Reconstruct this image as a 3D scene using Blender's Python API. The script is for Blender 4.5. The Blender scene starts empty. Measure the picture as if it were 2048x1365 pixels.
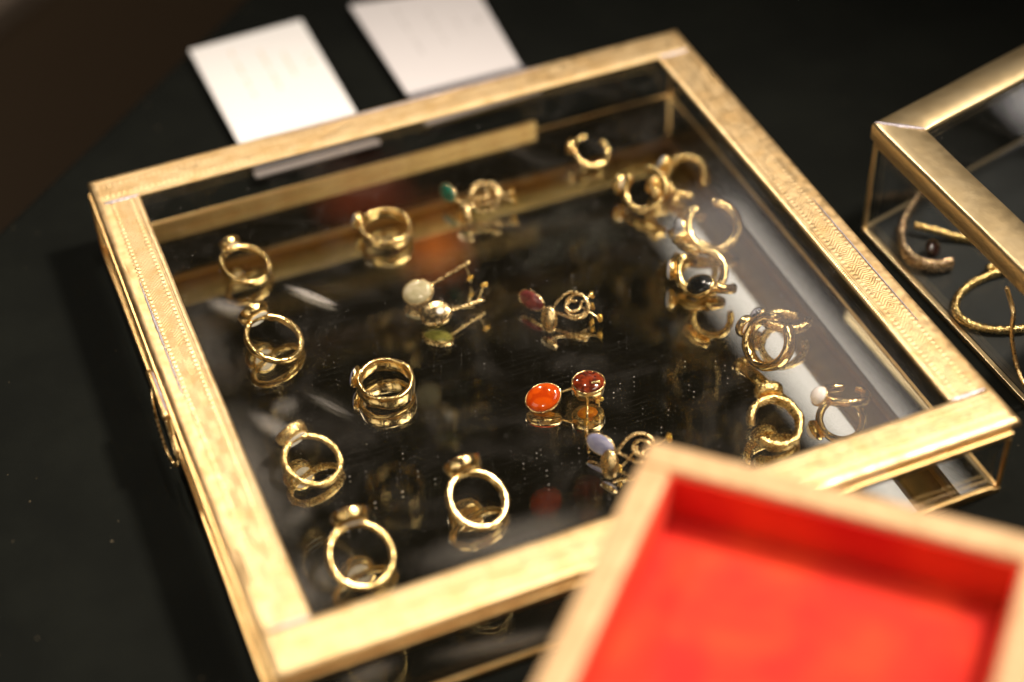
import bpy, bmesh, math, random
from mathutils import Vector, Matrix, noise
S = 0.01                      # every length below is written in centimetres
D = bpy.data
scn = bpy.context.scene
COL = scn.collection
rnd = random.Random(7)

# ------------------------------------------------------------------ camera, world, lamps, exposure
cd = D.cameras.new('camera'); cam = D.objects.new('camera', cd); COL.objects.link(cam)
cam.matrix_world = Matrix(((0.92478888, 0.28094903, -0.25657976, -3.65165 * S),
                           (-0.37922661, 0.62591214, -0.68148454, -30.03504 * S),
                           (-0.03086603, 0.72753119, 0.68537993, 40.38533 * S),
                           (0, 0, 0, 1)))
cd.sensor_width = 36.0; cd.lens = 60.855; cd.clip_start = 0.02; cd.clip_end = 60
cd.dof.use_dof = True; cd.dof.focus_distance = 0.610; cd.dof.aperture_fstop = 3.0
cd.dof.aperture_blades = 0
scn.camera = cam

w = D.worlds.new('World'); scn.world = w; w.use_nodes = True
bgn = w.node_tree.nodes['Background']
bgn.inputs[0].default_value = (0.95, 0.72, 0.42, 1); bgn.inputs[1].default_value = 0.010

def aim(o, target):
    d = Vector(target) * S - o.location
    o.rotation_euler = d.to_track_quat('-Z', 'Y').to_euler()

def spot(name, loc, target, power, color, size=3.0, angle=40, blend=0.8):
    l = D.lights.new(name, 'SPOT'); o = D.objects.new(name, l); COL.objects.link(o)
    o.location = Vector(loc) * S; aim(o, target)
    l.energy = power; l.color = color; l.shadow_soft_size = size * S
    l.spot_size = math.radians(angle); l.spot_blend = blend
    return o

def area(name, loc, target, power, color, sx, sy):
    l = D.lights.new(name, 'AREA'); o = D.objects.new(name, l); COL.objects.link(o)
    o.location = Vector(loc) * S; aim(o, target)
    l.shape = 'RECTANGLE'; l.size = sx * S; l.size_y = sy * S
    l.energy = power; l.color = color
    return o

WARM = (1.0, 0.86, 0.70)
spot('track_spotlight', (88, 6, 125), (4, 8, 0), 125, WARM, 9.0, 28, 1.0)
spot('overhead_track_spotlight', (30, 45, 190), (6, 8, 0), 25, WARM, 5.0, 26, 1.0)
spot('rear_track_spotlight', (-6, 140, 150), (8, 8, 0), 44, WARM, 6.0, 24, 1.0)
spot('front_track_spotlight', (-60, -110, 120), (8, 8, 0), 18, WARM, 8.0, 26, 1.0)
area('front_right_fill_softbox', (105, -75, 145), (12, 10, 0), 11.0, (1.0, 0.88, 0.72), 110, 50)  # unseen softbox fill added for broad reflections in the gold
area('left_fill_softbox', (-110, -40, 90), (12, 10, 0), 2.6, (1.0, 0.86, 0.68), 70, 70)  # out-of-view softbox added at the left to fill the gold and cloth
area('white_ceiling_lamp', (112.0, 132, 150), (112.0, 132, 0), 0.43, (1.0, 0.88, 0.80), 13, 96)
area('white_ceiling_lamp', (180, 174, 150), (180, 174, 0), 0.16, (1.0, 0.90, 0.84), 14, 14)
spot('floor_fill_spot', (-140, 150, 90), (5, 168, -80), 60, WARM, 6.0, 60, 1.0)  # unseen fill added only to brighten the floor beyond the table
area('amber_lamp', (66.6, 193, 150), (20, 10, 0), 0.0080, (1.0, 0.24, 0.035), 8, 7)
area('amber_lamp', (60, 214, 152), (20, 10, 0), 0.0028, (1.0, 0.16, 0.05), 14, 4)

scn.view_settings.view_transform = 'Standard'
scn.view_settings.look = 'None'
scn.view_settings.exposure = 0.18
scn.view_settings.gamma = 1.0
scn.view_settings.use_curve_mapping = False
scn.render.engine = 'CYCLES'
cy = scn.cycles
cy.max_bounces = 14; cy.glossy_bounces = 8; cy.transmission_bounces = 8; cy.transparent_max_bounces = 24; cy.diffuse_bounces = 3
cy.caustics_reflective = True; cy.caustics_refractive = False
cy.blur_glossy = 0.3; cy.sample_clamp_indirect = 4.0
cy.use_denoising = True

# ------------------------------------------------------------------ materials
def newmat(name):
    m = D.materials.new(name); m.use_nodes = True
    nt = m.node_tree; nt.nodes.clear()
    out = nt.nodes.new('ShaderNodeOutputMaterial')
    return m, nt, out

class N:
    def __init__(s, nt): s.nt = nt
    def new(s, t, **k):
        n = s.nt.nodes.new(t)
        for a, v in k.items(): setattr(n, a, v)
        return n
    def link(s, a, b): s.nt.links.new(a, b)
    def val(s, sock, v):
        if isinstance(v, (int, float)): sock.default_value = v
        elif isinstance(v, tuple): sock.default_value = v
        else: s.nt.links.new(v, sock)
    def math(s, op, a, b=None, c=None, clamp=False):
        n = s.new('ShaderNodeMath', operation=op); n.use_clamp = clamp
        s.val(n.inputs[0], a)
        if b is not None: s.val(n.inputs[1], b)
        if c is not None: s.val(n.inputs[2], c)
        return n.outputs[0]
    def ramp(s, v, a, b, x=0.0, y=1.0, smooth=True):
        n = s.new('ShaderNodeMapRange'); n.clamp = True
        if smooth: n.interpolation_type = 'SMOOTHSTEP'
        s.val(n.inputs[0], v); s.val(n.inputs[1], a); s.val(n.inputs[2], b); s.val(n.inputs[3], x); s.val(n.inputs[4], y)
        return n.outputs[0]
    def noise(s, vec, scale, detail=3, rough=0.5, dist=0.0):
        n = s.new('ShaderNodeTexNoise'); n.inputs['Scale'].default_value = scale
        n.inputs['Detail'].default_value = detail; n.inputs['Roughness'].default_value = rough
        n.inputs['Distortion'].default_value = dist
        if vec is not None: s.link(vec, n.inputs['Vector'])
        return n.outputs['Fac']
    def mixc(s, f, a, b):
        n = s.new('ShaderNodeMix', data_type='RGBA')
        s.val(n.inputs[0], f); s.val(n.inputs[6], a); s.val(n.inputs[7], b)
        return n.outputs[2]
    def bump(s, h, dist, strength=1.0, normal=None):
        n = s.new('ShaderNodeBump'); n.inputs['Strength'].default_value = strength
        n.inputs['Distance'].default_value = dist * S
        s.link(h, n.inputs['Height'])
        if normal is not None: s.link(normal, n.inputs['Normal'])
        return n.outputs[0]
    def pos(s):
        g = s.new('ShaderNodeNewGeometry')          # world position, turned into centimetres
        v = s.new('ShaderNodeVectorMath', operation='SCALE'); v.inputs['Scale'].default_value = 1 / S
        s.link(g.outputs['Position'], v.inputs[0]); return v.outputs[0]
    def sep(s, v):
        n = s.new('ShaderNodeSeparateXYZ'); s.link(v, n.inputs[0]); return n.outputs
    def principled(s, out, color, rough, metal=0.0, normal=None, **kw):
        p = s.new('ShaderNodeBsdfPrincipled')
        s.val(p.inputs['Base Color'], color); s.val(p.inputs['Roughness'], rough); s.val(p.inputs['Metallic'], metal)
        if normal is not None: s.link(normal, p.inputs['Normal'])
        for k, v in kw.items(): s.val(p.inputs[k.replace('_', ' ')], v)
        s.link(p.outputs[0], out.inputs[0]); return p

def mat_simple(name, color, rough=0.5, metal=0.0, bumpscale=None, bumpdist=0.01, var=0.0, **kw):
    m, nt, out = newmat(name); n = N(nt); p = n.pos()
    nrm = None
    if bumpscale: nrm = n.bump(n.noise(p, bumpscale, 3), bumpdist)
    c = (*color, 1)
    if var:
        dark = tuple(v * (1 - var) for v in color) + (1,)
        c = n.mixc(n.noise(p, 1.7, 5, 0.6), dark, c)
    n.principled(out, c, rough, metal, nrm, **kw)
    return m

# jewellery gold: polished, hand hammered
def mat_gold(name, color, rough, scale, dist):
    m, nt, out = newmat(name); n = N(nt); p = n.pos()
    h = n.noise(p, scale, 2, 0.5)
    fine = n.noise(p, scale * 6, 2, 0.6)
    h2 = n.math('ADD', h, n.math('MULTIPLY', fine, 0.15))
    nrm = n.bump(h2, dist)
    r = n.ramp(n.noise(p, scale * 1.3, 3), 0.35, 0.7, rough * 0.8, rough * 1.5)
    n.principled(out, (*color, 1), r, 1.0, nrm)
    return m
GOLD = mat_gold('polished_gold', (1.0, 0.72, 0.31), 0.17, 5.0, 0.030)
GOLDH = mat_gold('hammered_gold', (1.0, 0.72, 0.30), 0.20, 9.0, 0.050)
GOLDP = mat_gold('pale_gold', (1.0, 0.74, 0.35), 0.17, 6.0, 0.02)
ROSE = mat_gold('textured_rose_gold', (0.97, 0.70, 0.44), 0.20, 9.0, 0.09)
WIRE = mat_gold('gold_wire', (0.98, 0.72, 0.36), 0.22, 5.0, 0.010)
SILVER = mat_simple('lead_solder', (0.62, 0.58, 0.66), 0.42, 0.7, 9.0, 0.03, 0.25)

# lid brass with a rolled pattern; UV carries (cm along the bar, cm across it from the outer edge)
def mat_embossed(name, strength):
    m, nt, out = newmat(name); n = N(nt); p = n.pos()
    uvn = n.new('ShaderNodeUVMap'); uvn.uv_map = 'bar'
    u, v, _ = n.sep(uvn.outputs[0])
    def band(c, hw, soft=0.02):
        d = n.math('ABSOLUTE', n.math('SUBTRACT', v, c))
        return n.ramp(d, hw - soft, hw + soft, 1.0, 0.0)
    # bead rope at the inner edge and the two thin grooves beside it
    rope = n.math('SINE', n.math('MULTIPLY', n.math('ADD', u, n.math('MULTIPLY', v, 0.5)), 62.0))
    rope = n.math('MULTIPLY', n.math('ADD', n.math('MULTIPLY', rope, 0.35), 0.5), band(1.10, 0.055))
    rope2 = n.math('MULTIPLY', band(0.985, 0.03), 0.5)
    # scallops either side of the centre band
    tri = n.math('PINGPONG', u, 0.11)
    sc1 = n.math('SUBTRACT', n.math('MULTIPLY', tri, 0.9), n.math('ABSOLUTE', n.math('SUBTRACT', v, 0.80)))
    sc1 = n.ramp(sc1, -0.02, 0.05, 0.0, 0.6)
    sc2 = n.math('SUBTRACT', n.math('MULTIPLY', tri, 0.9), n.math('ABSOLUTE', n.math('SUBTRACT', v, 0.14)))
    sc2 = n.ramp(sc2, -0.02, 0.05, 0.0, 0.6)
    # chevrons that turn round at a star every 1.6 cm
    a = n.math('ABSOLUTE', n.math('SUBTRACT', v, 0.47))
    seg = n.math('PINGPONG', u, 0.80)
    chev = n.math('SINE', n.math('MULTIPLY', n.math('ADD', seg, n.math('MULTIPLY', a, 1.0)), 46.0))
    # short cross cuts
    cut = n.math('SINE', n.math('MULTIPLY', n.math('SUBTRACT', seg, n.math('MULTIPLY', a, 1.4)), 31.0))
    centre = n.math('MULTIPLY', n.math('ADD', n.math('MULTIPLY', chev, 0.15), n.math('MULTIPLY', n.math('GREATER_THAN', cut, 0.80), 0.25)), band(0.47, 0.235, 0.03))
    h = n.math('ADD', n.math('ADD', rope, rope2), n.math('ADD', n.math('ADD', sc1, sc2), centre))
    wear = n.ramp(n.noise(p, 0.45, 3), 0.30, 0.50, 0.7, 1.0)
    px_, py_, pz_ = n.sep(p)
    rub = n.ramp(n.math('ADD', py_, n.math('MULTIPLY', n.noise(p, 0.3, 2), 4.0)), 3.0, 10.0, 0.35, 1.0)
    h = n.math('MULTIPLY', h, n.math('MULTIPLY', wear, rub))
    n1 = n.bump(h, 0.034, strength)
    n2 = n.bump(n.noise(p, 1.6, 3, 0.5), 0.010, 0.6, n1)
    n3 = n.bump(n.noise(p, 14.0, 3, 0.6), 0.006, 0.5, n2)
    stain = n.ramp(n.noise(p, 0.9, 5, 0.65), 0.40, 0.68, 0.0, 1.0)
    pit = n.ramp(n.noise(p, 7.0, 4, 0.7), 0.52, 0.68, 0.0, 0.3)
    # low parts of the pattern hold tarnish
    low = n.ramp(h, 0.0, 0.35, 0.35, 0.0)
    c = n.mixc(stain, (0.95, 0.74, 0.44, 1), (0.82, 0.58, 0.29, 1))
    c = n.mixc(n.math('MAXIMUM', pit, n.math('MULTIPLY', low, strength)), c, (0.50, 0.31, 0.12, 1))
    r = n.ramp(n.noise(p, 3.0, 4), 0.3, 0.7, 0.42, 0.56)
    n.principled(out, c, r, 1.0, n3)
    return m
BRASS = mat_embossed('embossed_brass', 1.0)
UNDERBRASS = mat_simple('darkened_underside_brass', (0.62, 0.43, 0.17), 0.42, 1.0, 3.0, 0.02, 0.5)  # lid bar undersides, colour darkened to hold down light bounced off the mirror

def mat_brass(name, color, dark, rough, scale=1.1):
    m, nt, out = newmat(name); n = N(nt); p = n.pos()
    st = n.ramp(n.noise(p, scale, 5, 0.65, 0.6), 0.38, 0.66, 0.0, 1.0)
    c = n.mixc(st, (*color, 1), (*dark, 1))
    b1 = n.bump(n.noise(p, 0.45, 2, 0.4), 0.014, 0.4)
    b2 = n.bump(n.noise(p, 18.0, 2, 0.5), 0.002, 0.4, b1)
    n.principled(out, c, n.ramp(n.noise(p, 2.5, 4), 0.3, 0.7, rough * 0.96, rough * 1.06), 1.0, b2)
    return m
PBRASS = mat_brass('plain_brass', (0.95, 0.66, 0.30), (0.84, 0.53, 0.22), 0.36)
BBRASS = mat_brass('brushed_brass', (0.94, 0.75, 0.45), (0.88, 0.68, 0.38), 0.36, 0.5)

def mat_glass(name, tint=(0.985, 0.99, 0.985), gain=1.0, dust=0.0):
    m, nt, out = newmat(name); n = N(nt)
    lw = n.new('ShaderNodeLayerWeight'); lw.inputs[0].default_value = 0.5
    f = n.math('POWER', lw.outputs['Facing'], 4.0)
    f = n.math('MULTIPLY_ADD', f, 0.9, 0.04 * gain, clamp=True)
    t = n.new('ShaderNodeBsdfTransparent'); t.inputs[0].default_value = (*tint, 1)
    g = n.new('ShaderNodeBsdfGlossy'); g.inputs['Roughness'].default_value = 0.0
    mx = n.new('ShaderNodeMixShader'); n.link(f, mx.inputs[0]); n.link(t.outputs[0], mx.inputs[1]); n.link(g.outputs[0], mx.inputs[2])
    res = mx.outputs[0]
    if dust:
        p = n.pos()
        vo = n.new('ShaderNodeTexVoronoi'); vo.inputs['Scale'].default_value = 3.4; n.link(p, vo.inputs['Vector'])
        dotr = n.math('MULTIPLY', n.math('POWER', n.sep(vo.outputs['Color'])[0], 3.0), 0.075)
        spk = n.math('LESS_THAN', vo.outputs['Distance'], dotr)
        sm = n.ramp(n.noise(p, 0.35, 4, 0.6, 1.0), 0.45, 0.75, 0.0, 0.035)
        fac = n.math('MAXIMUM', n.math('MULTIPLY', spk, dust), n.math('MULTIPLY', sm, dust))
        df = n.new('ShaderNodeBsdfDiffuse'); df.inputs[0].default_value = (0.75, 0.70, 0.66, 1)
        m2 = n.new('ShaderNodeMixShader'); n.link(fac, m2.inputs[0]); n.link(res, m2.inputs[1]); n.link(df.outputs[0], m2.inputs[2])
        res = m2.outputs[0]
    n.link(res, out.inputs[0])
    return m
GLASS = mat_glass('clear_glass')
GLASSL = mat_glass('lid_glass', dust=0.25, gain=1.5)
ACRYL = mat_glass('clear_acrylic', (0.93, 0.93, 0.95), 1.6)

# dusty, wiped top surface of the mirror, with streaks of light painted in
def mat_mirror_top():
    m, nt, out = newmat('dusty_mirror_with_light_streaks'); n = N(nt); p = n.pos()
    x, y, z = n.sep(p)
    def smudge_or_light(cx, cy, ang, a, b, soft, amp, stretch=1.0, nscale=2.0):
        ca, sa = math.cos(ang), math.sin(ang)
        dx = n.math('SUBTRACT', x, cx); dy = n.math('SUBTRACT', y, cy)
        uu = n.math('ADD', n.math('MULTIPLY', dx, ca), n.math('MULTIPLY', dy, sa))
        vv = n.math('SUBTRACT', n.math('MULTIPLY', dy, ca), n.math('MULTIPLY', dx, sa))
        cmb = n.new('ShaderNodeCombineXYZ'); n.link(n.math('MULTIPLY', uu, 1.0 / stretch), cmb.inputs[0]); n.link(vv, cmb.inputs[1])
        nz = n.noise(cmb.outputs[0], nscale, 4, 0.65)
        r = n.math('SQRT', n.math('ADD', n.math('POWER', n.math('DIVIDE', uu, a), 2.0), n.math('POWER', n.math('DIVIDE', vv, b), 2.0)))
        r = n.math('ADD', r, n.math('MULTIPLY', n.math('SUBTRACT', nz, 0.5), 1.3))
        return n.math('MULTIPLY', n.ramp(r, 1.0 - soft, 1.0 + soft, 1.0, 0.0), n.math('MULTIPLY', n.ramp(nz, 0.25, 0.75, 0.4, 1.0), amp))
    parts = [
        smudge_or_light(6.61, 18.34, -0.932, 1.0, 0.16, 0.35, 0.50, 6.0, 7.0),  # streak of light painted as pale colour
        smudge_or_light(3.51, 19.12, -0.830, 0.7, 0.28, 0.6, 0.22, 5.0, 5.0),  # second, fainter streak of light, painted likewise
        smudge_or_light(3.29, 12.44, -1.032, 0.8, 0.30, 0.7, 0.20, 2.5, 3.0),
        smudge_or_light(3.98, 13.20, 0.2, 0.45, 0.35, 0.6, 0.10, 1.0, 3.0),
        smudge_or_light(2.07, 10.41, -1.587, 2.4, 0.7, 0.9, 0.10, 3.0, 1.6),
        smudge_or_light(2.01, 5.05, 0.4, 1.6, 0.9, 0.9, 0.09, 1.0, 1.6),
        smudge_or_light(8.75, 4.33, -0.072, 2.2, 0.6, 0.9, 0.10, 2.0, 1.6),
        smudge_or_light(2.79, 8.14, 0.3, 0.5, 0.35, 0.7, 0.07, 1.0, 2.5),
        smudge_or_light(5.44, 12.55, -0.996, 0.8, 0.12, 0.6, 0.12, 5.0, 5.0),
        smudge_or_light(7.07, 0.60, -0.170, 1.6, 0.22, 0.8, 0.30, 3.0, 3.0),
        smudge_or_light(3.02, 1.14, 0.055, 0.7, 0.25, 0.8, 0.22, 2.0, 4.0),
        smudge_or_light(2.35, 17.31, -1.561, 1.8, 0.6, 0.9, 0.05, 2.0, 2.0),
    ]
    smudges_and_light = parts[0]
    for q in parts[1:]: smudges_and_light = n.math('MAXIMUM', smudges_and_light, q)
    streak_v = n.new('ShaderNodeMapping'); streak_v.inputs['Scale'].default_value = (0.5, 9.0, 1.0); streak_v.inputs['Rotation'].default_value = (0, 0, 1.2)
    n.link(p, streak_v.inputs[0])
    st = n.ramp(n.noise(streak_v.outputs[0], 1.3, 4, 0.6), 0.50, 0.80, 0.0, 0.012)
    vo = n.new('ShaderNodeTexVoronoi'); vo.inputs['Scale'].default_value = 5.0; n.link(p, vo.inputs['Vector'])
    cr = n.sep(vo.outputs['Color'])
    clus = n.ramp(n.noise(p, 0.30, 2), 0.42, 0.62, 0.25, 1.0)
    dotr = n.math('MULTIPLY', n.math('MULTIPLY', n.math('POWER', cr[0], 4.0), 0.14), clus)
    spk = n.math('LESS_THAN', vo.outputs['Distance'], dotr)
    vo2 = n.new('ShaderNodeTexVoronoi'); vo2.inputs['Scale'].default_value = 9.0; n.link(p, vo2.inputs['Vector'])
    spk2 = n.math('LESS_THAN', vo2.outputs['Distance'], n.math('MULTIPLY', n.math('POWER', n.sep(vo2.outputs['Color'])[1], 5.0), 0.16))
    lint_m = n.new('ShaderNodeMapping'); lint_m.inputs['Scale'].default_value = (1.0, 0.22, 1.0); lint_m.inputs['Rotation'].default_value = (0, 0, 0.7)
    n.link(p, lint_m.inputs[0])
    vo3 = n.new('ShaderNodeTexVoronoi'); vo3.inputs['Scale'].default_value = 2.2; n.link(lint_m.outputs[0], vo3.inputs['Vector'])
    spk3 = n.math('LESS_THAN', vo3.outputs['Distance'], n.math('MULTIPLY', n.math('POWER', n.sep(vo3.outputs['Color'])[1], 9.0), 0.035))
    fac = n.math('MAXIMUM', n.math('MAXIMUM', smudges_and_light, st), n.math('MULTIPLY', n.math('MAXIMUM', n.math('MAXIMUM', spk, spk3), n.math('MULTIPLY', spk2, 0.5)), 0.55))
    lw = n.new('ShaderNodeLayerWeight'); lw.inputs[0].default_value = 0.5
    f = n.math('MULTIPLY_ADD', n.math('POWER', lw.outputs['Facing'], 4.0), 0.9, 0.04, clamp=True)
    t = n.new('ShaderNodeBsdfTransparent'); t.inputs[0].default_value = (0.96, 0.96, 0.94, 1)
    g = n.new('ShaderNodeBsdfGlossy'); g.inputs['Roughness'].default_value = 0.0
    mx = n.new('ShaderNodeMixShader'); n.link(f, mx.inputs[0]); n.link(t.outputs[0], mx.inputs[1]); n.link(g.outputs[0], mx.inputs[2])
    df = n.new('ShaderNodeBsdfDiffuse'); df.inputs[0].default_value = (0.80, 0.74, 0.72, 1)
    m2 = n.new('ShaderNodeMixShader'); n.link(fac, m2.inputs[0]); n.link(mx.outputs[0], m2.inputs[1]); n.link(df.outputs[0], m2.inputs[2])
    n.link(m2.outputs[0], out.inputs[0])
    return m
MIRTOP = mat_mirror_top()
m, nt, out = newmat('silvering'); n = N(nt)
g = n.new('ShaderNodeBsdfGlossy'); g.inputs['Roughness'].default_value = 0.0
g.inputs['Color'].default_value = (0.86, 0.86, 0.83, 1); n.link(g.outputs[0], out.inputs[0])
SILV = m
DARK = mat_simple('dark_backing', (0.012, 0.012, 0.012), 0.7)

def mat_table():
    m, nt, out = newmat('black_cloth'); n = N(nt); p = n.pos()
    c = n.mixc(n.ramp(n.noise(p, 0.25, 5, 0.6), 0.35, 0.7), (0.0028, 0.0036, 0.0028, 1), (0.0048, 0.0058, 0.0045, 1))
    vo = n.new('ShaderNodeTexVoronoi'); vo.inputs['Scale'].default_value = 2.3; n.link(p, vo.inputs['Vector'])
    cr = n.sep(vo.outputs['Color'])
    spk = n.math('LESS_THAN', vo.outputs['Distance'], n.math('MULTIPLY', n.math('POWER', cr[0], 6.0), 0.11))
    c = n.mixc(n.math('MULTIPLY', spk, 0.30), c, (0.35, 0.28, 0.18, 1))
    b = n.bump(n.noise(p, 22.0, 3, 0.7), 0.02, 0.6)
    b = n.bump(n.noise(p, 0.5, 3, 0.5), 0.10, 0.5, b)
    n.principled(out, c, 0.8, 0.0, b, Specular_IOR_Level=0.10)
    return m
TABLE = mat_table()
FLOORM = mat_simple('brown_floor', (0.060, 0.038, 0.020), 0.6, 0.0, 0.3, 0.2, 0.5)
RAILM = mat_simple('grey_brown_board', (0.42, 0.34, 0.28), 0.6, 0.0, 0.3, 0.2, 0.2)
PAPER = mat_simple('white_card', (0.90, 0.90, 0.93), 0.55, 0.0, 6.0, 0.004, 0.03)
PAPER_SHADED = mat_simple('shaded_white_card', (0.72, 0.70, 0.74), 0.55, 0.0, 6.0, 0.004, 0.03)  # white card in weaker light, the dimness put into its colour
INKO = mat_simple('faded_ochre_ink', (0.72, 0.60, 0.44), 0.7)
INKG = mat_simple('faded_grey_ink', (0.50, 0.48, 0.50), 0.7)
FROST = mat_simple('frosted_acrylic_edge', (0.34, 0.30, 0.30), 0.35)
FROSTG = mat_simple('grey_frosted_acrylic', (0.16, 0.155, 0.18), 0.4)
GREY = mat_simple('dark_grey_base', (0.018, 0.022, 0.024), 0.5)
INKB = mat_simple('black_ink', (0.03, 0.03, 0.03), 0.6)

def mat_velvet():
    m, nt, out = newmat('red_velvet'); n = N(nt); p = n.pos()
    c = n.mixc(n.ramp(n.noise(p, 0.35, 3, 0.5, 0.3), 0.30, 0.72), (0.62, 0.014, 0.010, 1), (0.82, 0.055, 0.014, 1))
    b = n.bump(n.noise(p, 30, 2), 0.02, 0.5)
    n.principled(out, c, 0.75, 0.0, b, Sheen_Weight=0.12, Sheen_Tint=(1.0, 0.35, 0.2, 1), Specular_IOR_Level=0.3)
    return m
VELVET = mat_velvet()
def mat_wood():
    m, nt, out = newmat('gilded_wood'); n = N(nt); p = n.pos()
    c = n.mixc(n.ramp(n.noise(p, 1.6, 5, 0.65, 1.2), 0.35, 0.7), (0.64, 0.43, 0.23, 1), (0.50, 0.31, 0.15, 1))
    b = n.bump(n.noise(p, 9, 3), 0.03, 0.5)
    n.principled(out, c, 0.5, 0.15, b)
    return m
WOOD = mat_wood()

def mat_stone(name, c1, c2, scale=3.0, rough=0.08, sss=0.0, trans=0.0, thr=(0.4, 0.6)):
    m, nt, out = newmat(name); n = N(nt); p = n.pos()
    c = n.mixc(n.ramp(n.noise(p, scale, 4, 0.55, 0.8), *thr), (*c1, 1), (*c2, 1))
    n.principled(out, c, rough, 0.0, None, Coat_Weight=0.6, Coat_Roughness=0.03, Transmission_Weight=trans,
                 Subsurface_Weight=sss, Subsurface_Scale=0.002)
    return m
ST = {
 'cream': mat_stone('cream_moonstone', (0.62, 0.54, 0.38), (0.47, 0.41, 0.24), 1.6),
 'olive': mat_stone('olive_stone', (0.34, 0.32, 0.08), (0.20, 0.20, 0.04), 2.0),
 'pink': mat_stone('dusty_pink_stone', (0.22, 0.050, 0.045), (0.12, 0.025, 0.025), 3.0),
 'orange': mat_stone('orange_carnelian', (0.66, 0.080, 0.004), (0.50, 0.045, 0.003), 2.5),
 'garnet': mat_stone('dark_red_stone', (0.24, 0.030, 0.007), (0.07, 0.010, 0.004), 5.0),
 'lilac': mat_stone('lilac_chalcedony', (0.28, 0.28, 0.44), (0.36, 0.36, 0.52), 2.0),
 'emerald': mat_stone('emerald_green_stone', (0.006, 0.18, 0.12), (0.01, 0.10, 0.07), 4.0),
 'bluewhite': mat_stone('pale_blue_stone', (0.55, 0.58, 0.72), (0.72, 0.72, 0.80), 2.0),
 'white': mat_stone('milky_white_stone', (0.86, 0.80, 0.78), (0.80, 0.74, 0.74), 1.5),
 'black': mat_stone('black_stone', (0.010, 0.010, 0.010), (0.02, 0.02, 0.018), 2.0),
 'marble': mat_stone('black_white_flecked_stone', (0.010, 0.010, 0.014), (0.34, 0.34, 0.42), 4.5, thr=(0.52, 0.60)),
 'amber': mat_stone('amber_stone', (0.75, 0.28, 0.02), (0.50, 0.14, 0.01), 3.0),
 'umber': mat_stone('very_dark_brown_stone', (0.035, 0.012, 0.010), (0.012, 0.006, 0.006), 3.0),
 'crystal': mat_stone('clear_grey_crystal', (0.50, 0.52, 0.58), (0.22, 0.22, 0.26), 5.0),
 'darkbrown': mat_stone('brown_stone', (0.20, 0.08, 0.02), (0.08, 0.03, 0.01), 3.0),
}

# ------------------------------------------------------------------ mesh helpers
def link_obj(name, bm, mat, parent=None, origin=(0, 0, 0), smooth=True, bevel=None):
    """bm is in centimetres in world space; origin (cm) becomes the object's origin when it has no parent"""
    base = Vector(origin) if parent is None else Vector(parent['_o'])
    me = D.meshes.new(name)
    bmesh.ops.transform(bm, matrix=Matrix.Translation(-base), verts=bm.verts)
    bmesh.ops.scale(bm, vec=(S, S, S), verts=bm.verts)
    bmesh.ops.recalc_face_normals(bm, faces=bm.faces)
    bm.to_mesh(me); bm.free()
    for p in me.polygons: p.use_smooth = smooth
    me.materials.append(mat)
    o = D.objects.new(name, me); COL.objects.link(o)
    if parent is not None:
        o.parent = parent
    else:
        o.location = base * S
    if bevel:
        b = o.modifiers.new('bevel', 'BEVEL'); b.width = bevel * S; b.segments = 2; b.limit_method = 'ANGLE'
    return o

def sub(name, bm, mat, part, smooth=True):
    root = part.parent
    part['_o'] = root['_o']
    o = link_obj(name, bm, mat, root, smooth=smooth)
    o.parent = part
    return o

def thing(name, label, cat, at, group=None):
    o = D.objects.new(name, None); COL.objects.link(o)
    o.empty_display_size = 0.01
    o.location = Vector(at) * S; o['_o'] = tuple(at)
    o['label'] = label; o['category'] = cat
    if group: o['group'] = group
    return o

def tag(o, label=None, cat=None, group=None, kind=None):
    if label: o['label'] = label
    if cat: o['category'] = cat
    if group: o['group'] = group
    if kind: o['kind'] = kind
    return o

def box(bm, x0, x1, y0, y1, z0, z1, mat4=None):
    vs = [bm.verts.new(v) for v in ((x0,y0,z0),(x1,y0,z0),(x1,y1,z0),(x0,y1,z0),(x0,y0,z1),(x1,y0,z1),(x1,y1,z1),(x0,y1,z1))]
    for f in ((0,3,2,1),(4,5,6,7),(0,1,5,4),(1,2,6,5),(2,3,7,6),(3,0,4,7)): bm.faces.new([vs[i] for i in f])
    if mat4 is not None: bmesh.ops.transform(bm, matrix=mat4, verts=vs)
    return vs

def B(*a, mat4=None):
    bm = bmesh.new(); box(bm, *a, mat4=mat4); return bm

def prism(bm, pts, z0, z1):
    lo = [bm.verts.new((p[0], p[1], z0)) for p in pts]; hi = [bm.verts.new((p[0], p[1], z1)) for p in pts]
    bm.faces.new(lo[::-1]); bm.faces.new(hi)
    k = len(pts)
    for i in range(k): bm.faces.new((lo[i], lo[(i+1) % k], hi[(i+1) % k], hi[i]))

def frames(path, closed=False):
    """parallel transported frames along a list of Vectors"""
    n = len(path); T = []
    for i in range(n):
        a = path[(i-1) % n] if (closed or i > 0) else path[i]
        b = path[(i+1) % n] if (closed or i < n-1) else path[i]
        T.append((b - a).normalized())
    up = Vector((0, 0, 1))
    if abs(T[0].dot(up)) > 0.9: up = Vector((1, 0, 0))
    N0 = (up - T[0] * up.dot(T[0])).normalized(); Ns = [N0]
    for i in range(1, n):
        v = Ns[-1] - T[i] * Ns[-1].dot(T[i]); Ns.append(v.normalized())
    return T, Ns

def smooth_path(pts, per=8, closed=False):
    P_ = [Vector(p) for p in pts]; n = len(P_); out_ = []
    rng = n if closed else n - 1
    for i in range(rng):
        p1 = P_[i]; p2 = P_[(i+1) % n]
        p0 = P_[(i-1) % n] if (closed or i > 0) else p1 * 2 - p2
        p3 = P_[(i+2) % n] if (closed or i + 2 < n) else p2 * 2 - p1
        for k in range(per):
            t = k / per
            out_.append(0.5 * ((2*p1) + (p2-p0)*t + (2*p0-5*p1+4*p2-p3)*t*t + (3*p1-p0-3*p2+p3)*t**3))
    if not closed: out_.append(P_[-1])
    return out_

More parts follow.
